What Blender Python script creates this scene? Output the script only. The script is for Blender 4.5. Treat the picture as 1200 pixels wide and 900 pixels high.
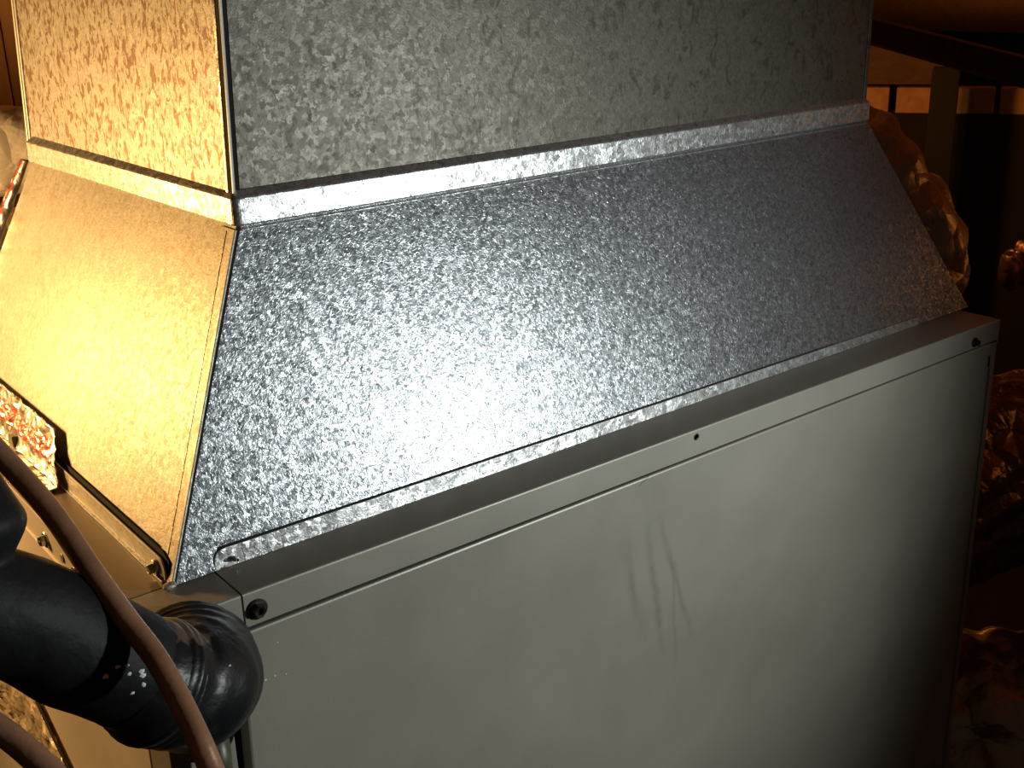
import bpy, bmesh, math, random
from mathutils import Vector, Matrix, noise
random.seed(7)
S = bpy.context.scene
COL = S.collection
for o in list(bpy.data.objects):
    bpy.data.objects.remove(o)

# ---------------------------------------------------------------- camera
cd = bpy.data.cameras.new('camera'); cam = bpy.data.objects.new('camera', cd); COL.objects.link(cam)
cam.location = (-.1429, -.456, .2708)
cam.rotation_euler = (1.2266, .0293, -.6665)
cd.sensor_width = 36.0; cd.lens = 1360.85 / 1200 * 36.0
cd.clip_start = .01; cd.clip_end = 50
S.camera = cam

# ---------------------------------------------------------------- world, lights, exposure
w = bpy.data.worlds.new('attic_dark'); S.world = w; w.use_nodes = True
w.node_tree.nodes['Background'].inputs[0].default_value = (.8, .6, .45, 1)
w.node_tree.nodes['Background'].inputs[1].default_value = .022

def lamp(name, kind, loc, color, energy, target=None, size=.03, angle=60, blend=1.0):
    l = bpy.data.lights.new(name, kind); o = bpy.data.objects.new(name, l); COL.objects.link(o)
    o.location = loc; l.color = color; l.energy = energy; l.shadow_soft_size = size
    if kind == 'SPOT':
        l.spot_size = math.radians(angle); l.spot_blend = blend
    if target:
        o.rotation_euler = (Vector(target) - Vector(loc)).to_track_quat('-Z', 'Y').to_euler()
    return o
# hand torch held to the right of the camera
lamp('torch_light', 'SPOT', (.56, -.55, .085), (.93, 1.0, .96), 11.5, (.09, .04, .00), .02, 108, 1.0)
# incandescent work lamp at the left of the plenum
lamp('work_lamp_light', 'POINT', (-.20, .46, .13), (1.0, .55, .18), 9.4, None, .04)
# second incandescent lamp deeper in the attic
lamp('attic_lamp_light', 'POINT', (1.11, .50, .15), (1.0, .36, .06), 2.6, None, .02)

# unseen warm fill added far right to light the ducts' near side
lamp('far_fill_light', 'POINT', (1.95, -.30, .02), (1.0, .38, .09), 1.1, None, .05)

S.view_settings.view_transform = 'Standard'; S.view_settings.look = 'None'
S.view_settings.exposure = 0.0; S.view_settings.gamma = 1.0
S.view_settings.use_curve_mapping = False

# ---------------------------------------------------------------- materials
def new_mat(name):
    m = bpy.data.materials.new(name); m.use_nodes = True
    nt = m.node_tree; return m, nt, nt.nodes['Principled BSDF']
def N(nt, t, **k):
    n = nt.nodes.new(t)
    for a, b in k.items(): setattr(n, a, b)
    return n
def ramp(nt, fac, stops):
    r = N(nt, 'ShaderNodeValToRGB'); e = r.color_ramp.elements
    while len(e) < len(stops): e.new(.5)
    for x, (p, c) in zip(e, stops):
        x.position = p; x.color = (*c, 1) if len(c) == 3 else c
    nt.links.new(fac, r.inputs[0]); return r.outputs[0]
def coords(nt, scale=(1, 1, 1), rot=(0, 0, 0)):
    t = N(nt, 'ShaderNodeTexCoord'); m = N(nt, 'ShaderNodeMapping')
    m.inputs['Scale'].default_value = scale; m.inputs['Rotation'].default_value = rot
    nt.links.new(t.outputs['Object'], m.inputs[0]); return m.outputs[0]
def g(v): return (v, v, v)

def galvanised(name, base=(.55, .57, .60), spangle=480, tilt=.10, rough=.36, flecks=0, fleck_scale=(150, 150, 60), fleck_col=(.25, .16, .08), metallic=.8, grain=.5, gscale=420, lo=.53, hi=.64):
    m, nt, p = new_mat(name); L = nt.links.new
    c = coords(nt)
    wn = N(nt, 'ShaderNodeTexNoise'); wn.inputs['Scale'].default_value = spangle * .9; wn.inputs['Detail'].default_value = 3; L(c, wn.inputs[0])
    wmx = N(nt, 'ShaderNodeMixRGB'); wmx.inputs[0].default_value = 2.4 / spangle; wmx.blend_type = 'ADD'; L(c, wmx.inputs[1]); L(wn.outputs['Color'], wmx.inputs[2])
    v = N(nt, 'ShaderNodeTexVoronoi'); v.inputs['Scale'].default_value = spangle; L(wmx.outputs[0], v.inputs[0])
    # broad stains
    n1 = N(nt, 'ShaderNodeTexNoise'); n1.inputs['Scale'].default_value = 9; n1.inputs['Detail'].default_value = 6; L(c, n1.inputs[0])
    s1 = ramp(nt, n1.outputs[0], [(.3, g(.84)), (.7, g(1.0))])
    sv = N(nt, 'ShaderNodeSeparateColor'); L(v.outputs['Color'], sv.inputs[0])
    s2 = ramp(nt, sv.outputs[0], [(0, g(.86)), (1, g(1.0))])
    # thin worm-like dark marks between the crystals
    nw = N(nt, 'ShaderNodeTexNoise'); nw.inputs['Scale'].default_value = gscale; nw.inputs['Detail'].default_value = 1.5; nw.inputs['Distortion'].default_value = 1.4; L(c, nw.inputs[0])
    s3 = ramp(nt, nw.outputs[0], [(.36, g(.62)), (.47, g(1.0))])
    mu = N(nt, 'ShaderNodeMixRGB', blend_type='MULTIPLY'); mu.inputs[0].default_value = 1; L(s1, mu.inputs[1]); L(s2, mu.inputs[2])
    mu2 = N(nt, 'ShaderNodeMixRGB', blend_type='MULTIPLY'); mu2.inputs[0].default_value = grain; L(mu.outputs[0], mu2.inputs[1]); L(s3, mu2.inputs[2])
    mb = N(nt, 'ShaderNodeMixRGB', blend_type='MULTIPLY'); mb.inputs[0].default_value = 1; mb.inputs[1].default_value = (*base, 1); L(mu2.outputs[0], mb.inputs[2])
    colout = mb.outputs[0]
    rough_out = ramp(nt, sv.outputs[1], [(0, g(rough - .05)), (1, g(rough + .08))])
    if flecks:
        fc = coords(nt, fleck_scale, (.0, -.12, 0))
        f = N(nt, 'ShaderNodeTexNoise'); f.inputs['Scale'].default_value = 1; f.inputs['Detail'].default_value = 2.5; f.inputs['Distortion'].default_value = 1.1; L(fc, f.inputs[0])
        fr = ramp(nt, f.outputs[0], [(lo, g(0)), (hi, g(1))])
        fm = N(nt, 'ShaderNodeMath', operation='MULTIPLY'); fm.inputs[1].default_value = flecks; L(fr, fm.inputs[0])
        mf = N(nt, 'ShaderNodeMixRGB'); L(fm.outputs[0], mf.inputs[0]); L(colout, mf.inputs[1]); mf.inputs[2].default_value = (*fleck_col, 1)
        colout = mf.outputs[0]
    L(colout, p.inputs['Base Color']); L(rough_out, p.inputs['Roughness'])
    p.inputs['Metallic'].default_value = metallic
    ge = N(nt, 'ShaderNodeNewGeometry')
    sub = N(nt, 'ShaderNodeVectorMath', operation='SUBTRACT'); L(v.outputs['Color'], sub.inputs[0]); sub.inputs[1].default_value = (.5, .5, .5)
    sc = N(nt, 'ShaderNodeVectorMath', operation='SCALE'); L(sub.outputs[0], sc.inputs[0]); sc.inputs['Scale'].default_value = tilt
    ad = N(nt, 'ShaderNodeVectorMath', operation='ADD'); L(ge.outputs['Normal'], ad.inputs[0]); L(sc.outputs[0], ad.inputs[1])
    no = N(nt, 'ShaderNodeVectorMath', operation='NORMALIZE'); L(ad.outputs[0], no.inputs[0])
    bp = N(nt, 'ShaderNodeBump'); bp.inputs['Strength'].default_value = .35 * grain; bp.inputs['Distance'].default_value = .0006
    L(nw.outputs[0], bp.inputs['Height']); L(no.outputs[0], bp.inputs['Normal'])
    L(bp.outputs[0], p.inputs['Normal'])
    return m

def plain(name, col, rough=.5, metallic=0, var=.15, scale=30, bump=0.0, bscale=200, spec=.5, stretch=(1, 1, 1)):
    m, nt, p = new_mat(name); L = nt.links.new
    c = coords(nt, stretch)
    n = N(nt, 'ShaderNodeTexNoise'); n.inputs['Scale'].default_value = scale; n.inputs['Detail'].default_value = 6; L(c, n.inputs[0])
    lo = tuple(x * (1 - var) for x in col); hi = tuple(min(1, x * (1 + var)) for x in col)
    L(ramp(nt, n.outputs[0], [(.3, lo), (.7, hi)]), p.inputs['Base Color'])
    p.inputs['Roughness'].default_value = rough; p.inputs['Metallic'].default_value = metallic
    p.inputs['Specular IOR Level'].default_value = spec
    if bump:
        n2 = N(nt, 'ShaderNodeTexNoise'); n2.inputs['Scale'].default_value = bscale; n2.inputs['Detail'].default_value = 4; L(c, n2.inputs[0])
        b = N(nt, 'ShaderNodeBump'); b.inputs['Strength'].default_value = bump; b.inputs['Distance'].default_value = .002
        L(n2.outputs[0], b.inputs['Height']); L(b.outputs[0], p.inputs['Normal'])
    return m

def painted(name, col, smears=False, metal=.25, rg=.46):
    m, nt, p = new_mat(name); L = nt.links.new
    c = coords(nt)
    n = N(nt, 'ShaderNodeTexNoise'); n.inputs['Scale'].default_value = 11; n.inputs['Detail'].default_value = 8; L(c, n.inputs[0])
    out = ramp(nt, n.outputs[0], [(.3, tuple(x * .90 for x in col)), (.7, tuple(x * 1.06 for x in col))])
    if smears:   # positions relative to the cabinet's base point
        OX, OZ = .35, -.62
        sx = N(nt, 'ShaderNodeSeparateXYZ'); L(c, sx.inputs[0])
        wob = N(nt, 'ShaderNodeTexNoise'); wob.inputs['Scale'].default_value = 40; L(c, wob.inputs[0])
        brk = N(nt, 'ShaderNodeTexNoise'); brk.inputs['Scale'].default_value = 160; brk.inputs['Detail'].default_value = 5; L(c, brk.inputs[0])
        def M(op, a, b=None, cc=None):
            q = N(nt, 'ShaderNodeMath', operation=op)
            for i, vv in enumerate((a, b, cc)):
                if vv is None: continue
                if isinstance(vv, (int, float)): q.inputs[i].default_value = vv
                else: L(vv, q.inputs[i])
            return q.outputs[0]
        # finger drag marks and one scratch: (x0, z0, x1, z1, half width, strength, colour factor)
        for (x0, z0, x1, z1, hw, st) in SMEARS:
            x0 -= OX; x1 -= OX; z0 -= OZ; z1 -= OZ
            dx, dz = x1 - x0, z1 - z0; ln = math.hypot(dx, dz); dx /= ln; dz /= ln
            ax = M('SUBTRACT', sx.outputs[0], x0); az = M('SUBTRACT', sx.outputs[2], z0)
            al = M('ADD', M('MULTIPLY', ax, dx), M('MULTIPLY', az, dz))
            pe = M('SUBTRACT', M('MULTIPLY', ax, dz), M('MULTIPLY', az, dx))
            pe = M('ADD', pe, M('MULTIPLY', M('SUBTRACT', wob.outputs[0], .5), .006))
            b = M('SUBTRACT', 1, M('DIVIDE', M('ABSOLUTE', pe), hw)); b = M('MAXIMUM', b, 0)
            t = M('DIVIDE', al, ln)
            e = M('MULTIPLY', M('MULTIPLY', t, M('SUBTRACT', 1, t)), 4); e = M('MAXIMUM', e, 0)
            e = M('POWER', e, .5)
            k = M('MULTIPLY', M('MULTIPLY', b, e), M('MULTIPLY', brk.outputs[0], st * 1.5)); k = M('MINIMUM', k, 1)
            mx = N(nt, 'ShaderNodeMixRGB'); L(k, mx.inputs[0]); L(out, mx.inputs[1]); mx.inputs[2].default_value = (*[x * .66 for x in col], 1)
            out = mx.outputs[0]
    L(out, p.inputs['Base Color'])
    p.inputs['Metallic'].default_value = metal
    L(ramp(nt, n.outputs[0], [(.3, g(rg - .04)), (.7, g(rg + .06))]), p.inputs['Roughness'])
    n2 = N(nt, 'ShaderNodeTexNoise'); n2.inputs['Scale'].default_value = 900; n2.inputs['Detail'].default_value = 2; L(c, n2.inputs[0])
    b = N(nt, 'ShaderNodeBump'); b.inputs['Strength'].default_value = .12; b.inputs['Distance'].default_value = .0005
    L(n2.outputs[0], b.inputs['Height']); L(b.outputs[0], p.inputs['Normal'])
    return m
SMEARS = [(.293, -.050, .300, -.118, .0035, .5), (.309, -.048, .325, -.150, .0042, .9), (.318, -.045, .352, -.150, .0036, .8),
          (.330, -.070, .338, -.165, .002, .7),
          (.286, -.052, .310, -.135, .0055, .5), (.302, -.024, .317, -.014, .0008, 3.0), (.105, -.013, .14, -.006, .0006, 1.5)]

def foil(name, col=(.80, .78, .74), rough=.22, red=False, scale=60, metallic=1.0, strength=.6):
    m, nt, p = new_mat(name); L = nt.links.new
    c = coords(nt)
    p.inputs['Base Color'].default_value = (*col, 1); p.inputs['Metallic'].default_value = metallic; p.inputs['Roughness'].default_value = rough
    v = N(nt, 'ShaderNodeTexVoronoi', feature='DISTANCE_TO_EDGE'); v.inputs['Scale'].default_value = scale
    nn = N(nt, 'ShaderNodeTexNoise'); nn.inputs['Scale'].default_value = scale * .7; nn.inputs['Detail'].default_value = 4; L(c, nn.inputs[0])
    mx = N(nt, 'ShaderNodeMixRGB', blend_type='ADD'); mx.inputs[0].default_value = .6 / scale; L(c, mx.inputs[1]); L(nn.outputs['Color'], mx.inputs[2]); L(mx.outputs[0], v.inputs[0])
    ad = N(nt, 'ShaderNodeMath', operation='ADD'); L(v.outputs[0], ad.inputs[0]); L(nn.outputs[0], ad.inputs[1])
    b = N(nt, 'ShaderNodeBump'); b.inputs['Strength'].default_value = strength; b.inputs['Distance'].default_value = .25 / scale
    L(ad.outputs[0], b.inputs['Height']); L(b.outputs[0], p.inputs['Normal'])
    if red:   # blurred red print running along the middle of the tape (UV v = across)
        uv = N(nt, 'ShaderNodeTexCoord'); sp = N(nt, 'ShaderNodeSeparateXYZ'); L(uv.outputs['UV'], sp.inputs[0])
        band = ramp(nt, sp.outputs[1], [(red[0] - .02, g(0)), (red[0], g(1)), (red[1], g(1)), (red[1] + .02, g(0))])
        br = N(nt, 'ShaderNodeTexBrick'); br.inputs['Scale'].default_value = 1
        mp = N(nt, 'ShaderNodeMapping'); mp.inputs['Scale'].default_value = (26, 9, 1); L(uv.outputs['UV'], mp.inputs[0])
        ch = N(nt, 'ShaderNodeTexNoise'); ch.inputs['Scale'].default_value = 1.6; ch.inputs['Detail'].default_value = 1; L(mp.outputs[0], ch.inputs[0])
        gl = ramp(nt, ch.outputs[0], [(.46, g(0)), (.50, g(1)), (.58, g(1)), (.62, g(0))])
        k = N(nt, 'ShaderNodeMath', operation='MULTIPLY'); L(band, k.inputs[0]); L(gl, k.inputs[1])
        mc = N(nt, 'ShaderNodeMixRGB'); L(k.outputs[0], mc.inputs[0]); mc.inputs[1].default_value = (*col, 1); mc.inputs[2].default_value = (.75, .03, .02, 1)
        L(mc.outputs[0], p.inputs['Base Color'])
        mm = N(nt, 'ShaderNodeMath', operation='SUBTRACT'); mm.inputs[0].default_value = 1; L(k.outputs[0], mm.inputs[1]); L(mm.outputs[0], p.inputs['Metallic'])
    return m

def wood(name, a, b, stretch=(6, 6, 1)):
    m, nt, p = new_mat(name); L = nt.links.new
    c = coords(nt, stretch)
    n = N(nt, 'ShaderNodeTexNoise'); n.inputs['Scale'].default_value = 6; n.inputs['Detail'].default_value = 8; n.inputs['Distortion'].default_value = 1.2; L(c, n.inputs[0])
    L(ramp(nt, n.outputs[0], [(.3, a), (.7, b)]), p.inputs['Base Color']); p.inputs['Roughness'].default_value = .75
    bm_ = N(nt, 'ShaderNodeBump'); bm_.inputs['Strength'].default_value = .3; bm_.inputs['Distance'].default_value = .003
    L(n.outputs[0], bm_.inputs['Height']); L(bm_.outputs[0], p.inputs['Normal'])
    return m

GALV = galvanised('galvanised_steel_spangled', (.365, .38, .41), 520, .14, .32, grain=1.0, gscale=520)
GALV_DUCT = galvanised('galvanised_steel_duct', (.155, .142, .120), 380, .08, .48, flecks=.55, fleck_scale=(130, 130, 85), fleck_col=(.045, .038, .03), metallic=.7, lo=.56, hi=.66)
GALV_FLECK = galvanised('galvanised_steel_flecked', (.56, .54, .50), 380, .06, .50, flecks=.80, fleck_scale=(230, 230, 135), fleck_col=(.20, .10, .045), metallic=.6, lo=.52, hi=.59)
GALV_BRIGHT = galvanised('galvanised_steel_bright', (.66, .67, .68), 300, .16, .36, grain=.9, gscale=330)
PAINT = painted('grey_cabinet_enamel', (.355, .335, .285), True)
PAINT_P = painted('grey_cabinet_enamel_trim', (.365, .345, .30))
PAINT_LIT = painted('grey_cabinet_enamel_lamplit', (.78, .70, .60), metal=.15, rg=.42)  # paler copy of the same enamel, lamp light put into the colour
PAINT_TOP = painted('grey_cabinet_enamel_dim', (.29, .235, .19))  # darker copy of the enamel, dimness under grazing light put into the colour
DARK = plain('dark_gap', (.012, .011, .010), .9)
SEAL = plain('dark_sealant', (.02, .018, .016), .7)
EDGE = plain('edge_highlight', (.78, .77, .74), .35, .25, .1)  # whitish tone painting the highlight on the folded seam edges
LAP_BROWN = plain('brown_lap', (.30, .16, .07), .8)  # brown line along the edge of the corner seam strip
RUBBER = plain('black_foam_insulation', (.006, .0065, .008), .60, 0, .3, 60, .5, 90, .28)
TAPE_B = plain('black_vinyl_tape', (.009, .010, .012), .40, 0, .3, 40, .5, 90, .4)
SCALE_B = plain('brown_scuffed_tape', (.09, .06, .04), .55, 0, .6, 160, .9, 220)
def scuff(m, centre, radius, col):
    """brown scuffed area with its own ragged outline on the tape"""
    nt = m.node_tree; L = nt.links.new; p = nt.nodes['Principled BSDF']
    src = p.inputs['Base Color'].links[0].from_socket
    c = coords(nt); d = N(nt, 'ShaderNodeVectorMath', operation='DISTANCE'); L(c, d.inputs[0]); d.inputs[1].default_value = centre
    n = N(nt, 'ShaderNodeTexNoise'); n.inputs['Scale'].default_value = 170; n.inputs['Detail'].default_value = 5; L(c, n.inputs[0])
    a = N(nt, 'ShaderNodeMath', operation='DIVIDE'); L(d.outputs['Value'], a.inputs[0]); a.inputs[1].default_value = radius
    b = N(nt, 'ShaderNodeMath', operation='SUBTRACT'); L(n.outputs[0], b.inputs[0]); L(a.outputs[0], b.inputs[1])
    f = ramp(nt, b.outputs[0], [(0, g(0)), (.12, g(1))])
    mx = N(nt, 'ShaderNodeMixRGB'); L(f, mx.inputs[0]); L(src, mx.inputs[1]); mx.inputs[2].default_value = (*col, 1); L(mx.outputs[0], p.inputs['Base Color'])
scuff(TAPE_B, (.040, .004, -.006), .030, (.12, .085, .06))
COPPER = plain('brown_coated_tube', (.36, .18, .105), .38, .15, .2, 60, .12, 300)
OLIVE = plain('olive_pipe', (.07, .075, .045), .4, 0, .3, 120)
SCREW = plain('zinc_screw', (.45, .44, .42), .3, 1, .2, 200)
SCREW_D = plain('dark_screw', (.05, .045, .04), .4, .8, .3, 200)
WHITE = plain('white_specks', (.8, .8, .78), .6)
FOIL_TAPE = foil('foil_tape_printed', (.82, .78, .70), .28, (.55, .86), 110, strength=.3)
FOIL_FLEX = foil('foil_duct_jacket', (.95, .90, .86), .30, None, 28, .35)
FOIL_TAPE2 = foil('foil_tape_plain', (.88, .72, .50), .36, None, 60, .55)
FOIL_WRAP = foil('wrapped_foil', (.50, .38, .27), .42, None, 24, .8, .8)
FOIL_DULL = foil('dull_foil_jacket', (.18, .10, .05), .38, None, 40, .7, 1.0)
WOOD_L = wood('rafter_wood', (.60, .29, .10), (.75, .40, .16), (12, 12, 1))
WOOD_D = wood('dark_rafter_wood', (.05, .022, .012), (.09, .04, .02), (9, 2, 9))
POST_DARK = plain('shaded_timber', (.004, .0025, .0015), .95)  # post timber with its unlit shade put into the colour
UNLIT = plain('unlit_black', (.010, .006, .004), .95)  # near-black stand-in for unlit floor, eave wall and partition, shade in the colour
WOOD_B = wood('board_wood', (.30, .15, .07), (.42, .22, .11), (2, 9, 9))

# ---------------------------------------------------------------- builders
def tag(o, label=None, cat=None, group=None, kind=None):
    if label: o['label'] = label
    if cat: o['category'] = cat
    if group: o['group'] = group
    if kind: o['kind'] = kind
    return o
def thing(name, loc, label, cat, group=None):
    o = bpy.data.objects.new(name, None); o.empty_display_size = .02; COL.objects.link(o); o.location = loc
    return tag(o, label, cat, group)
def link(name, verts, faces, mat, parent=None, smooth=False, uvs=None, mod=None):
    """verts in world space; the mesh is stored relative to its parent's base"""
    off = Vector(parent.location) if parent and parent.parent is None else Vector((0, 0, 0))
    if parent is not None and parent.parent is not None: off = Vector(parent.parent.location)
    me = bpy.data.meshes.new(name); me.from_pydata([tuple(Vector(v) - off) for v in verts], [], faces); me.validate()
    b = bmesh.new(); b.from_mesh(me); bmesh.ops.recalc_face_normals(b, faces=b.faces); b.to_mesh(me); b.free()
    me.materials.append(mat)
    if smooth:
        for f in me.polygons: f.use_smooth = True
    o = bpy.data.objects.new(name, me); COL.objects.link(o)
    if parent is not None: o.parent = parent
    return o
def bevel(o, wdt=.0006, seg=2):
    m = o.modifiers.new('bevel', 'BEVEL'); m.width = wdt; m.segments = seg; m.limit_method = 'ANGLE'; m.angle_limit = math.radians(30); return o
def slab(name, pts, thick, mat, parent=None, bev=.0005, direction=None):
    """flat polygon pts (outer face) given real thickness to the inside"""
    P = [Vector(p) for p in pts]
    n = (P[1] - P[0]).cross(P[2] - P[0]).normalized() if direction is None else Vector(direction)
    k = len(P); V = P + [p + n * thick for p in P]
    F = [tuple(range(k)), tuple(reversed(range(k, 2 * k)))] + [(i, (i + 1) % k, k + (i + 1) % k, k + i) for i in range(k)]
    o = link(name, V, F, mat, parent)
    return bevel(o, bev) if bev else o
def box(name, a, b, mat, parent=None, bev=.0006):
    x0, y0, z0 = a; x1, y1, z1 = b
    return slab(name, [(x0, y0, z0), (x1, y0, z0), (x1, y0, z1), (x0, y0, z1)], y1 - y0, mat, parent, bev, (0, 1, 0))
def rings_mesh(rings, closed_ring=True, caps=True):
    V = [v for r in rings for v in r]; n = len(rings[0]); F = []
    for i in range(len(rings) - 1):
        for j in range(n if closed_ring else n - 1):
            F.append((i * n + j, i * n + (j + 1) % n, (i + 1) * n + (j + 1) % n, (i + 1) * n + j))
    if caps:
        F.append(tuple(reversed(range(n)))); F.append(tuple(range((len(rings) - 1) * n, len(rings) * n)))
    return V, F
def spline(P, n):
    P = [Vector(p) for p in P]; Q = [P[0] * 2 - P[1]] + P + [P[-1] * 2 - P[-2]]; out = []
    for i in range(1, len(Q) - 2):
        for k in range(n):
            t = k / n; a, b, c, d = Q[i - 1], Q[i], Q[i + 1], Q[i + 2]
            out.append(.5 * ((2 * b) + (c - a) * t + (2 * a - 5 * b + 4 * c - d) * t * t + (3 * b - a - 3 * c + d) * t ** 3))
    out.append(P[-1]); return out
def lerp_list(R, n):
    out = []
    for i in range(len(R) - 1):
        for k in range(n): 
            t = k / n; t = t * t * (3 - 2 * t); out.append(R[i] * (1 - t) + R[i + 1] * t)
    out.append(R[-1]); return out
def tube(name, P, R, mat, parent=None, n=10, seg=24, disp=None, part=None):
    C = spline(P, n); R = lerp_list(R if isinstance(R, (list, tuple)) else [R] * len(P), n)
    rings = []; up = Vector((0, 0, 1)); prev = None
    for i, c in enumerate(C):
        t = (C[min(i + 1, len(C) - 1)] - C[max(i - 1, 0)]).normalized()
        if prev is None:
            a = t.cross(up if abs(t.z) < .9 else Vector((1, 0, 0))).normalized()
        else:
            a = (prev - t * prev.dot(t)).normalized()
        prev = a; b = t.cross(a); ring = []
        for j in range(seg):
            th = 2 * math.pi * j / seg; d = a * math.cos(th) + b * math.sin(th)
            r = R[i]
            if disp: r += disp(i, len(C), th, c + d * r)
            ring.append(c + d * r)
        rings.append(ring)
    V, F = rings_mesh(rings)
    return link(name, V, F, mat, parent, True)
def grid(name, fn, nu, nv, mat, parent=None, thick=.0004, smooth=True):
    V = [fn(i / nu, j / nv) for i in range(nu + 1) for j in range(nv + 1)]
    F = [(i * (nv + 1) + j, (i + 1) * (nv + 1) + j, (i + 1) * (nv + 1) + j + 1, i * (nv + 1) + j + 1) for i in range(nu) for j in range(nv)]
    o = link(name, V, F, mat, parent, smooth)
    me = o.data; uv = me.uv_layers.new(name='UVMap')
    for lp in me.loops:
        k = lp.vertex_index; uv.data[lp.index].uv = ((k // (nv + 1)) / nu, (k % (nv + 1)) / nv)
    if thick:
        m = o.modifiers.new('thickness', 'SOLIDIFY'); m.thickness = thick; m.offset = 0
    return o
def screw(parent, pos, nrm, r=.0042, mat=None, name='screw', washer=True):
    """hex washer-head screw: washer flange, hex head and a round socket recess, one mesh"""
    n = Vector(nrm).normalized(); a = n.orthogonal().normalized(); b = n.cross(a); P = Vector(pos); rings = []
    prof = [(r * 1.15, -.0004, 24), (r * 1.15, .0007, 24), (r * 1.05, .0011, 24), (r * .74, .0013, 6), (r * .74, .0034, 6), (r * .62, .0040, 6), (r * .36, .0038, 24), (r * .30, .0022, 24)]
    for rr, h, k in prof:
        ring = []
        for j in range(24):
            th = 2 * math.pi * j / 24
            q = rr
            if k == 6:
                s = math.pi / 3; t2 = (th % s) - s / 2; q = rr * math.cos(s / 2) / math.cos(t2) * 1.08
            ring.append(P + n * h + (a * math.cos(th) + b * math.sin(th)) * q)
        rings.append(ring)
    V, F = rings_mesh(rings)
    return link(name, V, F, mat or SCREW, parent, False)
def fbm(p, s, k=3):
    p = Vector(p) * s; v = 0; a = 1
    for _ in range(k): v += a * noise.noise(p); p = p * 2.1; a *= .5
    return v
def ridge(p, s):
    return 1 - abs(noise.noise(Vector(p) * s)) * 2

# ---------------------------------------------------------------- the attic around it (setting)
FZ = -.62
XR = 2.30                                  # low eave on the right
def roof_z(x): return .10 + (XR - x) * .80
fl = box('floor', (-2.6, -1.4, FZ - .05), (XR, 3.46, FZ), UNLIT, None, 0); fl['kind'] = 'structure'
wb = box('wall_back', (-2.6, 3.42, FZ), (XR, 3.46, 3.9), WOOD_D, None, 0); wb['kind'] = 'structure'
for i in range(13):
    x = -2.58 + i * .375
    box('plank', (x, 3.39, FZ + .01), (x + .365, 3.415, min(3.8, roof_z(x + .37) - .04)), WOOD_L, wb, .004)
wr = box('wall_right', (XR, -1.4, FZ), (XR + .04, 3.46, .14), UNLIT, None, 0); wr['kind'] = 'structure'
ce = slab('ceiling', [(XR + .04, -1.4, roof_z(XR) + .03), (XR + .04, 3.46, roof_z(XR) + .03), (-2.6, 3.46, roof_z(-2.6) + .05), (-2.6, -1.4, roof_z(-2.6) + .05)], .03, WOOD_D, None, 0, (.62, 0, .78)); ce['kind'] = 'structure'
for i in range(25):
    x = XR - .005 - i * .19; x2 = x - .18
    slab('plank', [(x, -1.35, roof_z(x) + .004), (x, 3.38, roof_z(x) + .004), (x2, 3.38, roof_z(x2) + .004), (x2, -1.35, roof_z(x2) + .004)], .014, WOOD_L, ce, .002, (.62, 0, .78))

# ---------------------------------------------------------------- air handler cabinet
W = .694
ah = thing('air_handler', (.35, .22, FZ), 'grey painted steel air handler cabinet under the galvanised plenum, screwed access door on its front', 'air handler')
CB = .45   # back
tc = .0012
# corner post, front left (visible below the flange), and posts on the right
box('corner_post', (0.002, .0012, FZ), (.034, .030, -.017), PAINT_P, ah)
box('corner_post', (.6870, .0010, FZ), (.6950, .030, -.0190), PAINT_P, ah)
box('side_panel', (.0015, .030, FZ), (.0030, CB, -.0195), PAINT_LIT, ah)
box('side_panel', (W - .003, .030, FZ), (W, CB, -.017), PAINT_P, ah)
box('back_panel', (.003, CB - .003, FZ), (W - .003, CB, -.001), PAINT_P, ah)
box('inner_liner', (.030, .012, FZ), (.660, .014, -.004), DARK, ah, 0)
# access door, slightly recessed, with a folded upper edge
dv = [(.0424, 0, -.0205), (.6862, 0, -.0190), (.6862, 0, FZ + .01), (.0300, 0, FZ + .01)]
door = slab('access_door', [(.0426, .0005, -.0204), (.6864, .0005, -.0182), (.6864, .0005, FZ + .01), (.0270, .0005, FZ + .01)], .011, PAINT, ah, .0012, (0, 1, 0))
# top: left ledge, corner cap, main cap (ledge and front flange in one folded piece)
def folded(name, x0, x1, zb0, zb1, yb, mat, ybk=None):
    """ledge plus front flange bent down: L section extruded along x"""
    t = .0014
    ybk = ybk or .032
    V = []
    for x, zb in ((x0, zb0), (x1, zb1)):
        V += [(x, ybk, 0), (x, .0010, 0), (x, .0003, -.0003), (x, 0, -.0010), (x, 0, zb), (x, t, zb), (x, t, -t), (x, ybk, -t)]
    F = [(i, (i + 1) % 8, 8 + (i + 1) % 8, 8 + i) for i in range(8)] + [tuple(range(8)), tuple(range(15, 7, -1))]
    return link(name, V, F, mat, ah)
mc = folded('top_cap', .0462, .6930, -.0176, -.0166, 0, PAINT_P, .046)
cc = folded('corner_cap', 0, .0452, -.0183, -.0183, 0, PAINT_P, .0308)
box('left_ledge', (0, .0318, -.0014), (.0330, CB, 0), PAINT_TOP, ah, .0003)
box('left_flange', (-.0003, .0000, -.0190), (.0011, CB, -.0006), PAINT_LIT, ah, .0004)
box('left_flange_hem', (-.0012, .0022, -.0200), (.0006, CB, -.0186), PAINT_LIT, ah, .0005)
slab('right_ledge', [(.640, .046, 0), (.6935, .046, 0), (.7110, CB, 0), (.640, CB, 0)], .0014, PAINT_TOP, ah, .0003, (0, 0, -1))
box('right_flange', (.6930, 0.0, -.0195), (.6945, CB, -.0006), PAINT_P, ah, .0004)
box('back_ledge', (.033, .43, -.0014), (.66, CB, 0), PAINT_TOP, ah, .0003)
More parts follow.
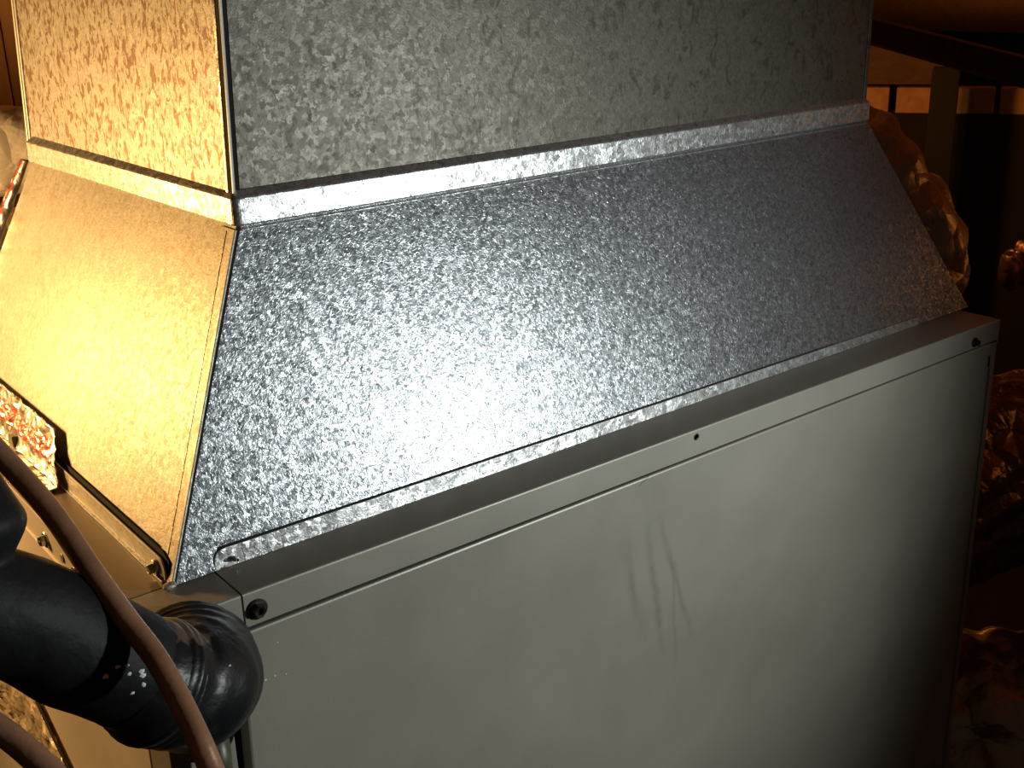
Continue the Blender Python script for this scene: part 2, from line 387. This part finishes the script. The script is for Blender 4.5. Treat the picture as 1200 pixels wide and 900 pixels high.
# narrow dark slot beside the top right screw
box('latch_slot', (.6838, -.0002, -.0375), (.6852, .0004, -.0285), DARK, ah, 0)
box('edge_bead', (.6868, -.0004, FZ + .01), (.6876, .0015, -.0385), PAINT_P, ah, .0003)
tag(screw(ah, (.0524, 0, -.0098), (0, -1, 0), .0046, SCREW_D, 'screw'), 'dark hex socket screw at left end of front flange')
screw(ah, (.6596, 0, -.0116), (0, -1, 0), .0034, SCREW_D)
# empty screw hole half way along
hv = []
def ring_at(c, n, r, k=16):
    n = Vector(n).normalized(); a = n.orthogonal().normalized(); b = n.cross(a)
    return [Vector(c) + (a * math.cos(2 * math.pi * j / k) + b * math.sin(2 * math.pi * j / k)) * r for j in range(k)]
V, F = rings_mesh([ring_at((.3502, .0002, -.0048), (0, 1, 0), .0023), ring_at((.3502, -.0004, -.0048), (0, 1, 0), .0021), ring_at((.3502, -.0004, -.0048), (0, 1, 0), .0016), ring_at((.3502, .0000, -.0048), (0, 1, 0), .0014)])
link('screw_hole', V, F, SCREW_D, ah, True)
for (y, z, mt, r) in ((.1439, -.0112, SCREW, .0040), (.0969, -.0123, SCREW_D, .0036), (.215, -.0090, SCREW, .0036)):
    screw(ah, (-.0003, y, z), (-1, 0, 0), r, mt)
# dimples beside the screws
V, F = rings_mesh([ring_at((-.0002, .117, -.0115), (1, 0, 0), .0030), ring_at((-.0011, .117, -.0115), (1, 0, 0), .0022), ring_at((-.0005, .117, -.0115), (1, 0, 0), .0010)])
link('dimple', V, F, PAINT_P, ah, True)

# ---------------------------------------------------------------- plenum transition (sloped galvanised piece)
tr = thing('plenum_transition', (.35, .22, 0), 'galvanised sloping transition piece between grey cabinet and vertical duct, narrowing upward', 'duct plenum')
B = [Vector((.0247, .0294, .0003)), Vector((.7050, .0352, .0003)), Vector((.7050, .425, .0003)), Vector((.0235, .420, .0003))]
T = [Vector((.0985, .0747, .158)), Vector((.6120, .0812, .158)), Vector((.6070, .386, .158)), Vector((.0930, .3795, .158))]
def sub_panel(name, i, j, mat):
    """sheet panel between bottom edge i-j and top edge, faintly oil-canned"""
    n = (B[j] - B[i]).cross(T[i] - B[i]).normalized()
    def f(u, v):
        p = (B[i].lerp(B[j], u)).lerp(T[i].lerp(T[j], u), v)
        return p + n * (.00005 * math.sin(math.pi * u) * math.sin(math.pi * v) + .00003 * noise.noise(p * 14) * math.sin(math.pi * u) * math.sin(math.pi * v))
    return grid(name, f, 40, 16, mat, tr, .0010, False)
fp = sub_panel('front_panel', 0, 1, GALV)
sub_panel('right_panel', 1, 2, GALV)
sub_panel('back_panel', 2, 3, GALV)
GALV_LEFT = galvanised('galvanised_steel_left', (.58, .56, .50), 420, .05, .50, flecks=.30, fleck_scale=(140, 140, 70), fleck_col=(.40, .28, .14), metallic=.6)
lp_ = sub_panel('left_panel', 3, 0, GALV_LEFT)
# folded seam strip running down the front left corner, lapped on the left panel
nl = (B[0] - B[3]).cross(T[3] - B[3]).normalized()
if nl.x > 0: nl = -nl
def onleft(y_off_b, y_off_t, t, h):
    b = B[0].lerp(B[3], y_off_b / (B[3] - B[0]).length); q = T[0].lerp(T[3], y_off_t / (T[3] - T[0]).length)
    return b.lerp(q, t) + nl * h
slab('corner_seam_strip', [onleft(-.0016, -.0016, 0, .0016), onleft(.0165, .0135, 0, .0016), onleft(.0165, .0135, .97, .0016), onleft(-.0016, -.0016, .97, .0016)], .0013, GALV_LEFT, tr, .0004, -nl)
slab('seam_crease', [onleft(.0075, .0066, .02, .0019), onleft(.0078, .0069, .02, .0019), onleft(.0078, .0069, .96, .0019), onleft(.0075, .0066, .96, .0019)], .0008, GALV_BRIGHT, tr, 0, -nl)
slab('lap_line', [onleft(.0164, .0134, .0, .0010), onleft(.0170, .0140, .0, .0010), onleft(.0170, .0140, .96, .0010), onleft(.0164, .0134, .96, .0010)], .0008, LAP_BROWN, tr, 0, -nl)
# dark line behind the corner fold on the front side
nf = (B[1] - B[0]).cross(T[0] - B[0]).normalized()
if nf.y > 0: nf = -nf
def onfront(xb, xt, t, h):
    b = B[0] + (B[1] - B[0]) * (xb / (B[1] - B[0]).length); q = T[0] + (T[1] - T[0]) * (xt / (T[1] - T[0]).length)
    return b.lerp(q, t) + nf * h
slab('corner_gap', [onfront(-.0006, -.0006, .0, .0011), onfront(.0010, .0016, .0, .0011), onfront(.0010, .0016, .98, .0011), onfront(-.0006, -.0006, .98, .0011)], .0009, DARK, tr, 0, -nf)
# upright base flanges: the front one and the left one, with rounded ends
def strip_flange(name, p0, p1, up0, up1, r, thick, mat, outn, tilt=0., r_end=True, nseg=8):
    """flat upright strip from p0 to p1, height up0..up1, the p0 end rounded at the top with radius r"""
    p0, p1 = Vector(p0), Vector(p1); d = (p1 - p0).normalized(); L = (p1 - p0).length; o = Vector(outn); z = (Vector((0, 0, 1)) - o * tilt).normalized()
    pts = [p0]
    for k in range(nseg + 1):
        a = math.pi / 2 * k / nseg
        pts.append(p0 + d * (r - r * math.cos(a)) + z * (up0 - r + r * math.sin(a)))
    for k in range(1, 12): pts.append(p0 + d * (r + (L - r) * k / 12) + z * (up0 + (up1 - up0) * k / 12))
    pts.append(p1 + z * up1); pts.append(p1)
    return slab(name, pts, thick, mat, tr, .0003, -o)
strip_flange('front_base_flange', (.0462, .0290, .0002), (.6350, .0338, .0002), .0100, .0062, .0060, .0009, GALV_BRIGHT, (-.008, -1, 0), .16)
slab('flange_gap_shade', [(.0464, .0296, .0006), (.6350, .0344, .0006), (.6350, .0361, .0070), (.0500, .0319, .0110), (.0454, .0312, .0060)], .0008, DARK, tr, 0, (0, 1, -.2))  # dark fill, the shade behind the front flange put into its colour
strip_flange('left_base_flange', (.0228, .0345, .0002), (.0222, .410, .0002), .0106, .0110, .0075, .0010, GALV_LEFT, (-1, 0, 0), .10)
slab('flange_gap_shade', [(.0236, .0308, .0004), (.0232, .410, .0004), (.0262, .410, .0122), (.0270, .0440, .0122), (.0262, .0350, .0100)], .0008, DARK, tr, 0, (1, 0, -.3))  # same painted shade behind the left flange
box('base_hem', (.0214, .0350, .0002), (.0230, .410, .0014), GALV_BRIGHT, tr, .0003)
screw(tr, (.0226, .0445, .0048), (-1, 0, 0), .0034, SCREW)
tag(screw(tr, (.0560, .0284, .0040), (0, -1, .15), .0012, SCREW, 'rivet'), 'small bright rivet at left end of front flange')
# bead of hardened sealant at the foot of the corner
V = []
bm = bmesh.new(); bmesh.ops.create_icosphere(bm, subdivisions=2, radius=1)
for v in bm.verts:
    v.co = Vector((.0225, .0278, .0018)) + Vector((v.co.x * .0034, v.co.y * .0026, v.co.z * .0020)) * (1 + .3 * noise.noise(v.co * 2)) - tr.location
me = bpy.data.meshes.new('sealant_bead'); bm.to_mesh(me); bm.free(); me.materials.append(GALV_LEFT)
o = bpy.data.objects.new('sealant_bead', me); COL.objects.link(o); o.parent = tr

# collar around the top of the transition: lip, groove, band, bevel back to the duct
R0 = [(.0985, .0747), (.6120, .0812), (.6070, .3865), (.0930, .3800)]
def rrect(base, off, z, r, k=6):
    c = Vector((sum(p[0] for p in base) / 4, sum(p[1] for p in base) / 4)); out = []
    sg = [(-1, -1), (1, -1), (1, 1), (-1, 1)]; st = [math.pi, 1.5 * math.pi, 0, .5 * math.pi]
    for (x, y), (sx, sy), a0 in zip(base, sg, st):
        X, Y = x + sx * off, y + sy * off
        cx, cy = X - sx * r, Y - sy * r
        for j in range(k + 1):
            a = a0 + math.pi / 2 * j / k; out.append(Vector((cx + r * math.cos(a), cy + r * math.sin(a), z)))
    return out
prof = [(.0002, .1520, .001), (.0024, .1524, .003), (.0027, .1532, .003), (.0020, .1538, .003), (.0014, .1541, .002), (.0014, .1549, .002), (.0034, .1552, .004), (.0038, .1560, .004), (.0036, .1685, .004), (.0030, .1694, .004), (-.0004, .1722, .003), (-.0030, .1724, .001)]
V, F = rings_mesh([rrect(R0, o_, z_, r_) for o_, z_, r_ in prof], True, False)
co = link('collar', V, F, GALV_BRIGHT, tr); bevel(co, .0003, 2)
slab('collar_gap_shade', [(.0990, .0733, .1541), (.6120, .0798, .1541), (.6120, .0798, .1549), (.0990, .0733, .1549)], .001, DARK, tr, 0, (0, 1, 0))  # dark strip standing in for the shadow line under the band

# ---------------------------------------------------------------- vertical supply duct
du = thing('supply_duct', (.35, .22, .165), 'tall vertical galvanised sheet metal duct rising from collar, flecked left side', 'duct')
HT = .62
def duct_pt(i, z):
    lo = [(.0982, .0770), (.6120, .0815), (.6090, .3900), (.0945, .3880)][i]
    hi = [(.1020, .0770), (.6140, .0825), (.6090, .3760), (.0960, .3760)][i]   # at z = .26
    k = (z - .168) / .092
    return Vector((lo[0] + (hi[0] - lo[0]) * k, lo[1] + (hi[1] - lo[1]) * k, z))
def duct_panel(name, i, j, mat, ia=0., ja=0.):
    n = (duct_pt(j, .3) - duct_pt(i, .3)).cross(Vector((0, 0, 1))).normalized()
    def f(u, v):
        z = .164 + (HT - .164) * v; a, b = duct_pt(i, z), duct_pt(j, z); d = (b - a).normalized()
        p = (a + d * ia).lerp(b - d * ja, u)
        return p + n * (.00008 * noise.noise(Vector((u * 3, v * 3, i))) * math.sin(math.pi * u))
    return grid(name, f, 30, 24, mat, du, .0010, False)
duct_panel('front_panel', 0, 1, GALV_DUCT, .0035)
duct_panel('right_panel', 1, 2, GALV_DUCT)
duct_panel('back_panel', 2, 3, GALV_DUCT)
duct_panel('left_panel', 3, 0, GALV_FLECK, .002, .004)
# locked seams at the two visible vertical edges
def vstrip(name, fn, mat, bev=.0004, thick=.001, direction=(0, 1, 0)):
    a, b = fn(.1645), fn(HT)
    return slab(name, [a[0], a[1], b[1], b[0]], thick, mat, du, bev, direction)
def off(i, dx, dy):
    return lambda z: duct_pt(i, z) + Vector((dx, dy, 0))
def pair(i, d0, d1): return lambda z: (duct_pt(i, z) + Vector((*d0, 0)), duct_pt(i, z) + Vector((*d1, 0)))
vstrip('left_edge_fold', pair(0, (-.0012, .0058), (-.0012, .0028)), GALV_BRIGHT, .0004, .0012, (1, 0, 0))
vstrip('seam_gap', pair(0, (-.0008, .0032), (-.0008, -.0004)), DARK, 0, .001, (1, 0, 0))
vstrip('lock_seam', pair(0, (-.0008, -.0022), (.0010, -.0010)), EDGE, .0005, .0015, (0, 1, 0))
vstrip('seam_gap', pair(0, (.0014, -.0001), (.0036, -.0001)), DARK, 0, .001, (0, 1, 0))
vstrip('back_edge_fold', pair(3, (-.0022, .0010), (-.0022, -.0016)), EDGE, .0005, .0012, (1, 0, 0))
vstrip('back_edge_fold', pair(3, (-.0016, -.0026), (-.0016, -.0046)), EDGE, .0005, .0012, (1, 0, 0))
vstrip('right_edge_fold', pair(1, (-.0030, -.0010), (.0006, -.0010)), GALV_DUCT, .0004, .0012, (0, 1, 0))

# ---------------------------------------------------------------- foil tapes
def crease(p, a=.0016, s=130):
    return a * (abs(noise.noise(p * s)) * 1.6 + .7 * noise.noise(p * s * 2.3) - .4)
ft = thing('foil_tape', (.02, .27, 0), 'crumpled foil tape with red print lapping cabinet ledge and foot of plenum', 'tape')
def f_low(u, v):
    y = .176 + u * .26; y += (.004 if v > .8 else 0) * (1 - u)
    pr = [(.0085, .0010), (.0195, .0012), (.0212, .0040), (.0218, .0125), (.0262, .0170), (.0305, .0262)]
    top = 1 - .45 * max(0, 1 - u / .10)
    k = v * top * (len(pr) - 1); i = min(int(k), len(pr) - 2); t = k - i
    x = pr[i][0] * (1 - t) + pr[i + 1][0] * t; z = pr[i][1] * (1 - t) + pr[i + 1][1] * t
    p = Vector((x, y, z)); 
    return p + Vector((-1, 0, .5)) * (.0012 + crease(p, .0013, 90))
grid('tape_strip', f_low, 150, 34, FOIL_TAPE, ft, .0002)
ft2 = thing('foil_tape', (.055, .41, .08), 'narrow crinkled foil tape with red print down far left edge of plenum', 'tape')
def f_up(u, v):
    a = Vector((.0905, .3840, .1560)); b = Vector((.0225, .4220, .0030))
    p = a.lerp(b, u) + Vector((-.016, .030, .003)) * v * (.22 + .50 * u)
    return p + Vector((-.6, -.7, .2)) * (crease(p, .0016, 55) + .0022 * math.sin(v * 3.1))
grid('tape_strip', f_up, 110, 24, FOIL_TAPE, ft2, .0002)
V, F = rings_mesh([[Vector((.0205, .262 + a, .0042 + b)) + Vector((c, 0, 0)) for a, b in ((-.0055, -.0035), (.005, -.004), (.006, .003), (-.0045, .0045))] for c in (0, -.0030)])
pa = link('patch', V, F, plain('grey_patch', (.10, .09, .075), .6)); bevel(pa, .0008)
tag(pa, 'small dark grey square patch stuck on the crumpled foil tape', 'patch')

# ---------------------------------------------------------------- insulated suction line and tubes
def wrinkle(amp, k, ang=9):
    def d(i, n, th, p):
        return amp * (1.1 * fbm(p, 26, 3) + .45 * math.sin(i * k + 1.5 * math.sin(th)) )
    return d
sl = thing('insulated_suction_line', (-.04, -.04, .02), 'thick black foam insulated refrigerant line with taped elbow entering cabinet corner', 'pipe')
tube('foam_sleeve', [(-.1500, -.045, .100), (-.0900, -.043, .068), (-.0610, -.040, .0500), (-.0410, -.039, .0290), (-.0220, -.038, .0090), (-.0100, -.036, -.0040)],
     [.0235, .0235, .0235, .0240, .0240, .0225], RUBBER, sl, 12, 32, wrinkle(.0007, .35))
ov = tube('taped_elbow', [(-.0230, -.0385, .0090), (-.0140, -.0375, .0000), (-.0050, -.0350, -.0085), (.0040, -.0300, -.0145), (.0100, -.0210, -.0185), (.0130, -.0110, -.0205), (.0140, -.0012, -.0210)],
     [.0228, .0262, .0262, .0285, .0300, .0300, .0285], TAPE_B, sl, 12, 40, wrinkle(.0010, .55))
tube('tape_wrap', [(-.0170, -.0382, .0030), (-.0130, -.0372, -.0010), (-.0085, -.0362, -.0050)], [.0250, .0272, .0268], TAPE_B, sl, 8, 32, wrinkle(.0008, .8))
br = tube('branch_sleeve', [(-.112, -.010, .205), (-.0980, -.0240, .155), (-.0850, -.0360, .1242), (-.0789, -.0425, .1053), (-.0740, -.0500, .0885), (-.0715, -.0560, .0760)], [.0215, .0215, .0215, .0215, .0222, .0120], RUBBER, sl, 10, 32, wrinkle(.0007, .5))
sp = []
def speck(c, r, par):
    b = bmesh.new(); bmesh.ops.create_icosphere(b, subdivisions=1, radius=r)
    for v in b.verts: v.co = Vector((v.co.x * random.uniform(.7, 1.5), v.co.y * .6, v.co.z * random.uniform(.5, 1.1))) + Vector(c)
    V = [v.co.copy() for v in b.verts]; F = [tuple(x.index for x in f.verts) for f in b.faces]; b.free(); return V, F
def specks(name, pts, par):
    V, F = [], []
    for c, r in pts:
        v, f = speck(c, r, par); n = len(V); V += v; F += [tuple(i + n for i in q) for q in f]
    return tag(link(name, V, F, WHITE, par), kind='stuff')
specks('specks', [((-.0328, -.0628, .0264), .0012), ((-.0375, -.0632, .0245), .0014), ((-.0289, -.0624, .0252), .0008), ((-.0241, -.0621, .0203), .0013), ((-.0238, -.0622, .0183), .0012), ((-.0241, -.0624, .0143), .0013), ((-.0286, -.0628, .0215), .0010), ((-.0288, -.0628, .0131), .0008), ((.0154, -.0515, .0007), .0007)], sl)
specks('specks', [((.0577, .0005, -.0492), .0006), ((.0635, .0005, -.0508), .0005), ((.0526, .0005, -.0494), .0008), ((.0610, .0005, -.0320), .0004)], ah)
# brown coated copper tubes
cp = thing('copper_tube', (-.03, -.05, .04), 'brown copper tube sweeping diagonally in front of black insulated line', 'pipe')
tube('tube', [(-.090, .060, .180), (-.0630, .0280, .1290), (-.0452, .0024, .0967), (-.0355, -.0193, .0763), (-.0300, -.0405, .0572), (-.0246, -.0576, .0409), (-.0210, -.0720, .0305), (-.0192, -.0846, .0199), (-.0186, -.0997, .0077), (-.0181, -.1065, -.0010), (-.0180, -.1188, -.0160), (-.018, -.135, -.050), (-.018, -.150, -.12)],
     .00455, COPPER, cp, 8, 20)
cp2 = thing('copper_tube', (-.08, -.10, .00), 'brown copper tube crossing the bottom left corner below the black insulated line', 'pipe')

# small olive pipe with rubber grommet below the elbow
dp = thing('drain_pipe', (.021, -.01, -.075), 'short olive green pipe with black rubber ring below black taped elbow', 'pipe')
tube('pipe', [(.0215, .004, -.0600), (.0205, -.006, -.0605), (.0185, -.0135, -.0670), (.0175, -.0150, -.0800), (.0175, -.0150, -.1300)], .0070, OLIVE, dp, 8, 20)
tube('grommet', [(.0215 + .0098 * math.cos(a), -.0022, -.0630 + .0125 * math.sin(a)) for a in [2 * math.pi * k / 16 for k in range(17)]], .0024, RUBBER, dp, 3, 10)

# ---------------------------------------------------------------- second tube, bottom left
tube('tube', [(-.150, -.060, .100), (-.1150, -.0740, .0720), (-.0938, -.0884, .0532), (-.0824, -.0974, .0413), (-.0740, -.1102, .0300), (-.0680, -.1209, .0180), (-.0600, -.1339, .0000), (-.055, -.145, -.05)], .0044, COPPER, cp2, 8, 20)

# foil patch and dark joint on the lower left of the cabinet side
fs = thing('foil_tape', (-.002, .30, -.19), 'creased foil tape low on cabinet left side, beneath the black pipe', 'tape')
def f_side(u, v):
    z = -.135 - .10 * v; edge = .262 - .066 * ((-.152 - z) / .028) * 1.0
    y = max(.150, edge) + (.46 - max(.150, edge)) * u
    p = Vector((-.0016, y, z)); return p + Vector((-1, 0, 0)) * (.0006 + crease(p, .0030, 60))
grid('tape_strip', f_side, 60, 30, FOIL_TAPE2, fs, .0002, False)
slab('tape_edge', [(-.0026, .3000, -.1360), (-.0026, .2940, -.1360), (-.0026, .1840, -.1832), (-.0026, .1900, -.1840)], .0012, DARK, ah, 0, (1, 0, 0))

# ---------------------------------------------------------------- flexible ducts
def ribs(amp, freq, wob=.003, tw=0):
    return lambda i, n, th, p: amp * math.sin(i * freq + tw * math.sin(th)) + wob * fbm(p, 14, 3)
fd = thing('flexible_duct', (.06, .62, .13), 'shiny silver flexible duct elbow at left edge behind the flecked duct', 'duct')
tube('foil_jacket', [(-.42, .98, -.02), (-.26, .84, .04), (-.11, .72, .095), (.02, .645, .126), (.13, .600, .136), (.21, .590, .132), (.28, .65, .12), (.30, .78, .10)], .037, FOIL_FLEX, fd, 12, 40, ribs(.0008, 1.1, .004, 2))
fd6 = thing('flexible_duct', (.06, .59, .06), 'dull brown flexible duct below the shiny elbow at the left edge', 'duct')
tube('foil_jacket', [(-.42, .90, -.16), (-.26, .78, -.08), (-.10, .66, .010), (.02, .605, .052), (.12, .575, .066), (.20, .575, .058), (.26, .66, .03)], .026, FOIL_WRAP, fd6, 12, 36, ribs(.0015, 1.1, .006, 2))
fd2 = thing('flexible_duct', (.85, .25, FZ), 'wrinkled silver flexible duct bending down behind right side of plenum', 'duct')
tube('foil_jacket', [(.68, .60, .22), (.75, .48, .185), (.810, .345, .130), (.845, .268, .070), (.885, .225, .000), (.915, .250, -.090), (.90, .38, -.30), (.90, .38, FZ)], .062, FOIL_WRAP, fd2, 14, 44, ribs(.0028, 1.15, .008, 2.4))
fd3 = thing('flexible_duct', (1.25, .15, -.06), 'small crumpled foil duct end at the right edge, in the dark above the cabinet corner', 'duct')
tube('foil_jacket', [(1.50, -.03, -.055), (1.36, .04, -.056), (1.22, .11, -.058), (1.11, .170, -.060), (1.060, .197, -.064)], [.044, .044, .044, .038, .016], FOIL_DULL, fd3, 12, 40, ribs(.003, 1.3, .014, 3))
fd4 = thing('flexible_duct', (.95, .10, -.24), 'wrinkled brown foil duct meeting right side of grey cabinet', 'duct')
def folds(i, n, th, p): return .0035 * math.sin(th * 17 + 5 * fbm(p, 6, 2)) + .010 * fbm(p, 9, 3)
tube('foil_jacket', [(1.55, -.12, -.26), (1.25, .00, -.25), (1.02, .08, -.24), (.85, .125, -.235), (.710, .140, -.235)], .098, FOIL_DULL, fd4, 16, 90, folds)
fd5 = thing('flexible_duct', (.90, .05, FZ), 'crinkled foil jacketed duct on attic floor at lower right corner', 'duct')
tube('foil_jacket', [(1.40, -.27, -.515), (1.13, -.10, -.515), (.95, .02, -.51), (.835, .13, -.51), (.815, .30, -.51)], [.098, .10, .102, .10, .09], FOIL_WRAP, fd5, 26, 60, ribs(.004, .8, .012, 2.5))

# ---------------------------------------------------------------- attic framing in the background
dr = Vector((.521, -.853, 0)); ft_ = Vector((-.853, -.521, 0))
def plank_at(name, p, q, z0, z1, thick, mat, parent, bev=.002):
    p, q = Vector((*p, 0)), Vector((*q, 0)); d = (q - p).normalized(); n = Vector((-d.y, d.x, 0))
    if n.x < 0: n = -n
    P = [Vector((p.x, p.y, z0)), Vector((q.x, q.y, z0)), Vector((q.x, q.y, z1)), Vector((p.x, p.y, z1))]
    return slab(name, P, thick, mat, parent, bev, n)
hb = thing('blocking_boards', (1.55, .60, FZ), 'row of lamp-lit pale boards above a dark partition, seen right of the duct', 'boards')
base = Vector((1.492, .679, 0))
def along(t): v = base + dr * t; return (v.x, v.y)
for t0, t1 in ((-.42, .013), (.024, .170), (.178, .62)):
    plank_at('board', along(t0), along(t1), .034, .074, .03, WOOD_B, hb)
plank_at('partition', along(-.42), along(.62), FZ, .034, .04, UNLIT, hb, 0)
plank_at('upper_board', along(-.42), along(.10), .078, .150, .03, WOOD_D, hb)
po = thing('wooden_post', (1.40, .52, FZ), 'dark upright wooden post in front of lamp-lit boards', 'post')
plank_at('timber', (1.405, .535), (1.425, .502), FZ, .115, .05, POST_DARK, po)
ra = thing('roof_rafter', (.95, .23, .17), 'broad dark rafter slanting across top right corner above lamp-lit boards', 'rafter')
a, b = Vector((.8845, .339, .205)), Vector((1.0130, .1240, .137))
e = (b - a) * 1.5
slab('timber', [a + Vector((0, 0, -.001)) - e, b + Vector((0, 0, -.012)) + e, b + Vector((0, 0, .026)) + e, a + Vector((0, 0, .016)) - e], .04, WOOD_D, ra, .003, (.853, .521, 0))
st = thing('wall_stud', (.34, 1.28, FZ), 'orange-lit upright wooden board at the top left corner', 'board')
plank_at('board', (.20, 1.32), (.330, 1.277), FZ, 1.0, .04, WOOD_L, st)
plank_at('board', (.3315, 1.2765), (.46, 1.235), FZ, 1.0, .04, WOOD_L, st)
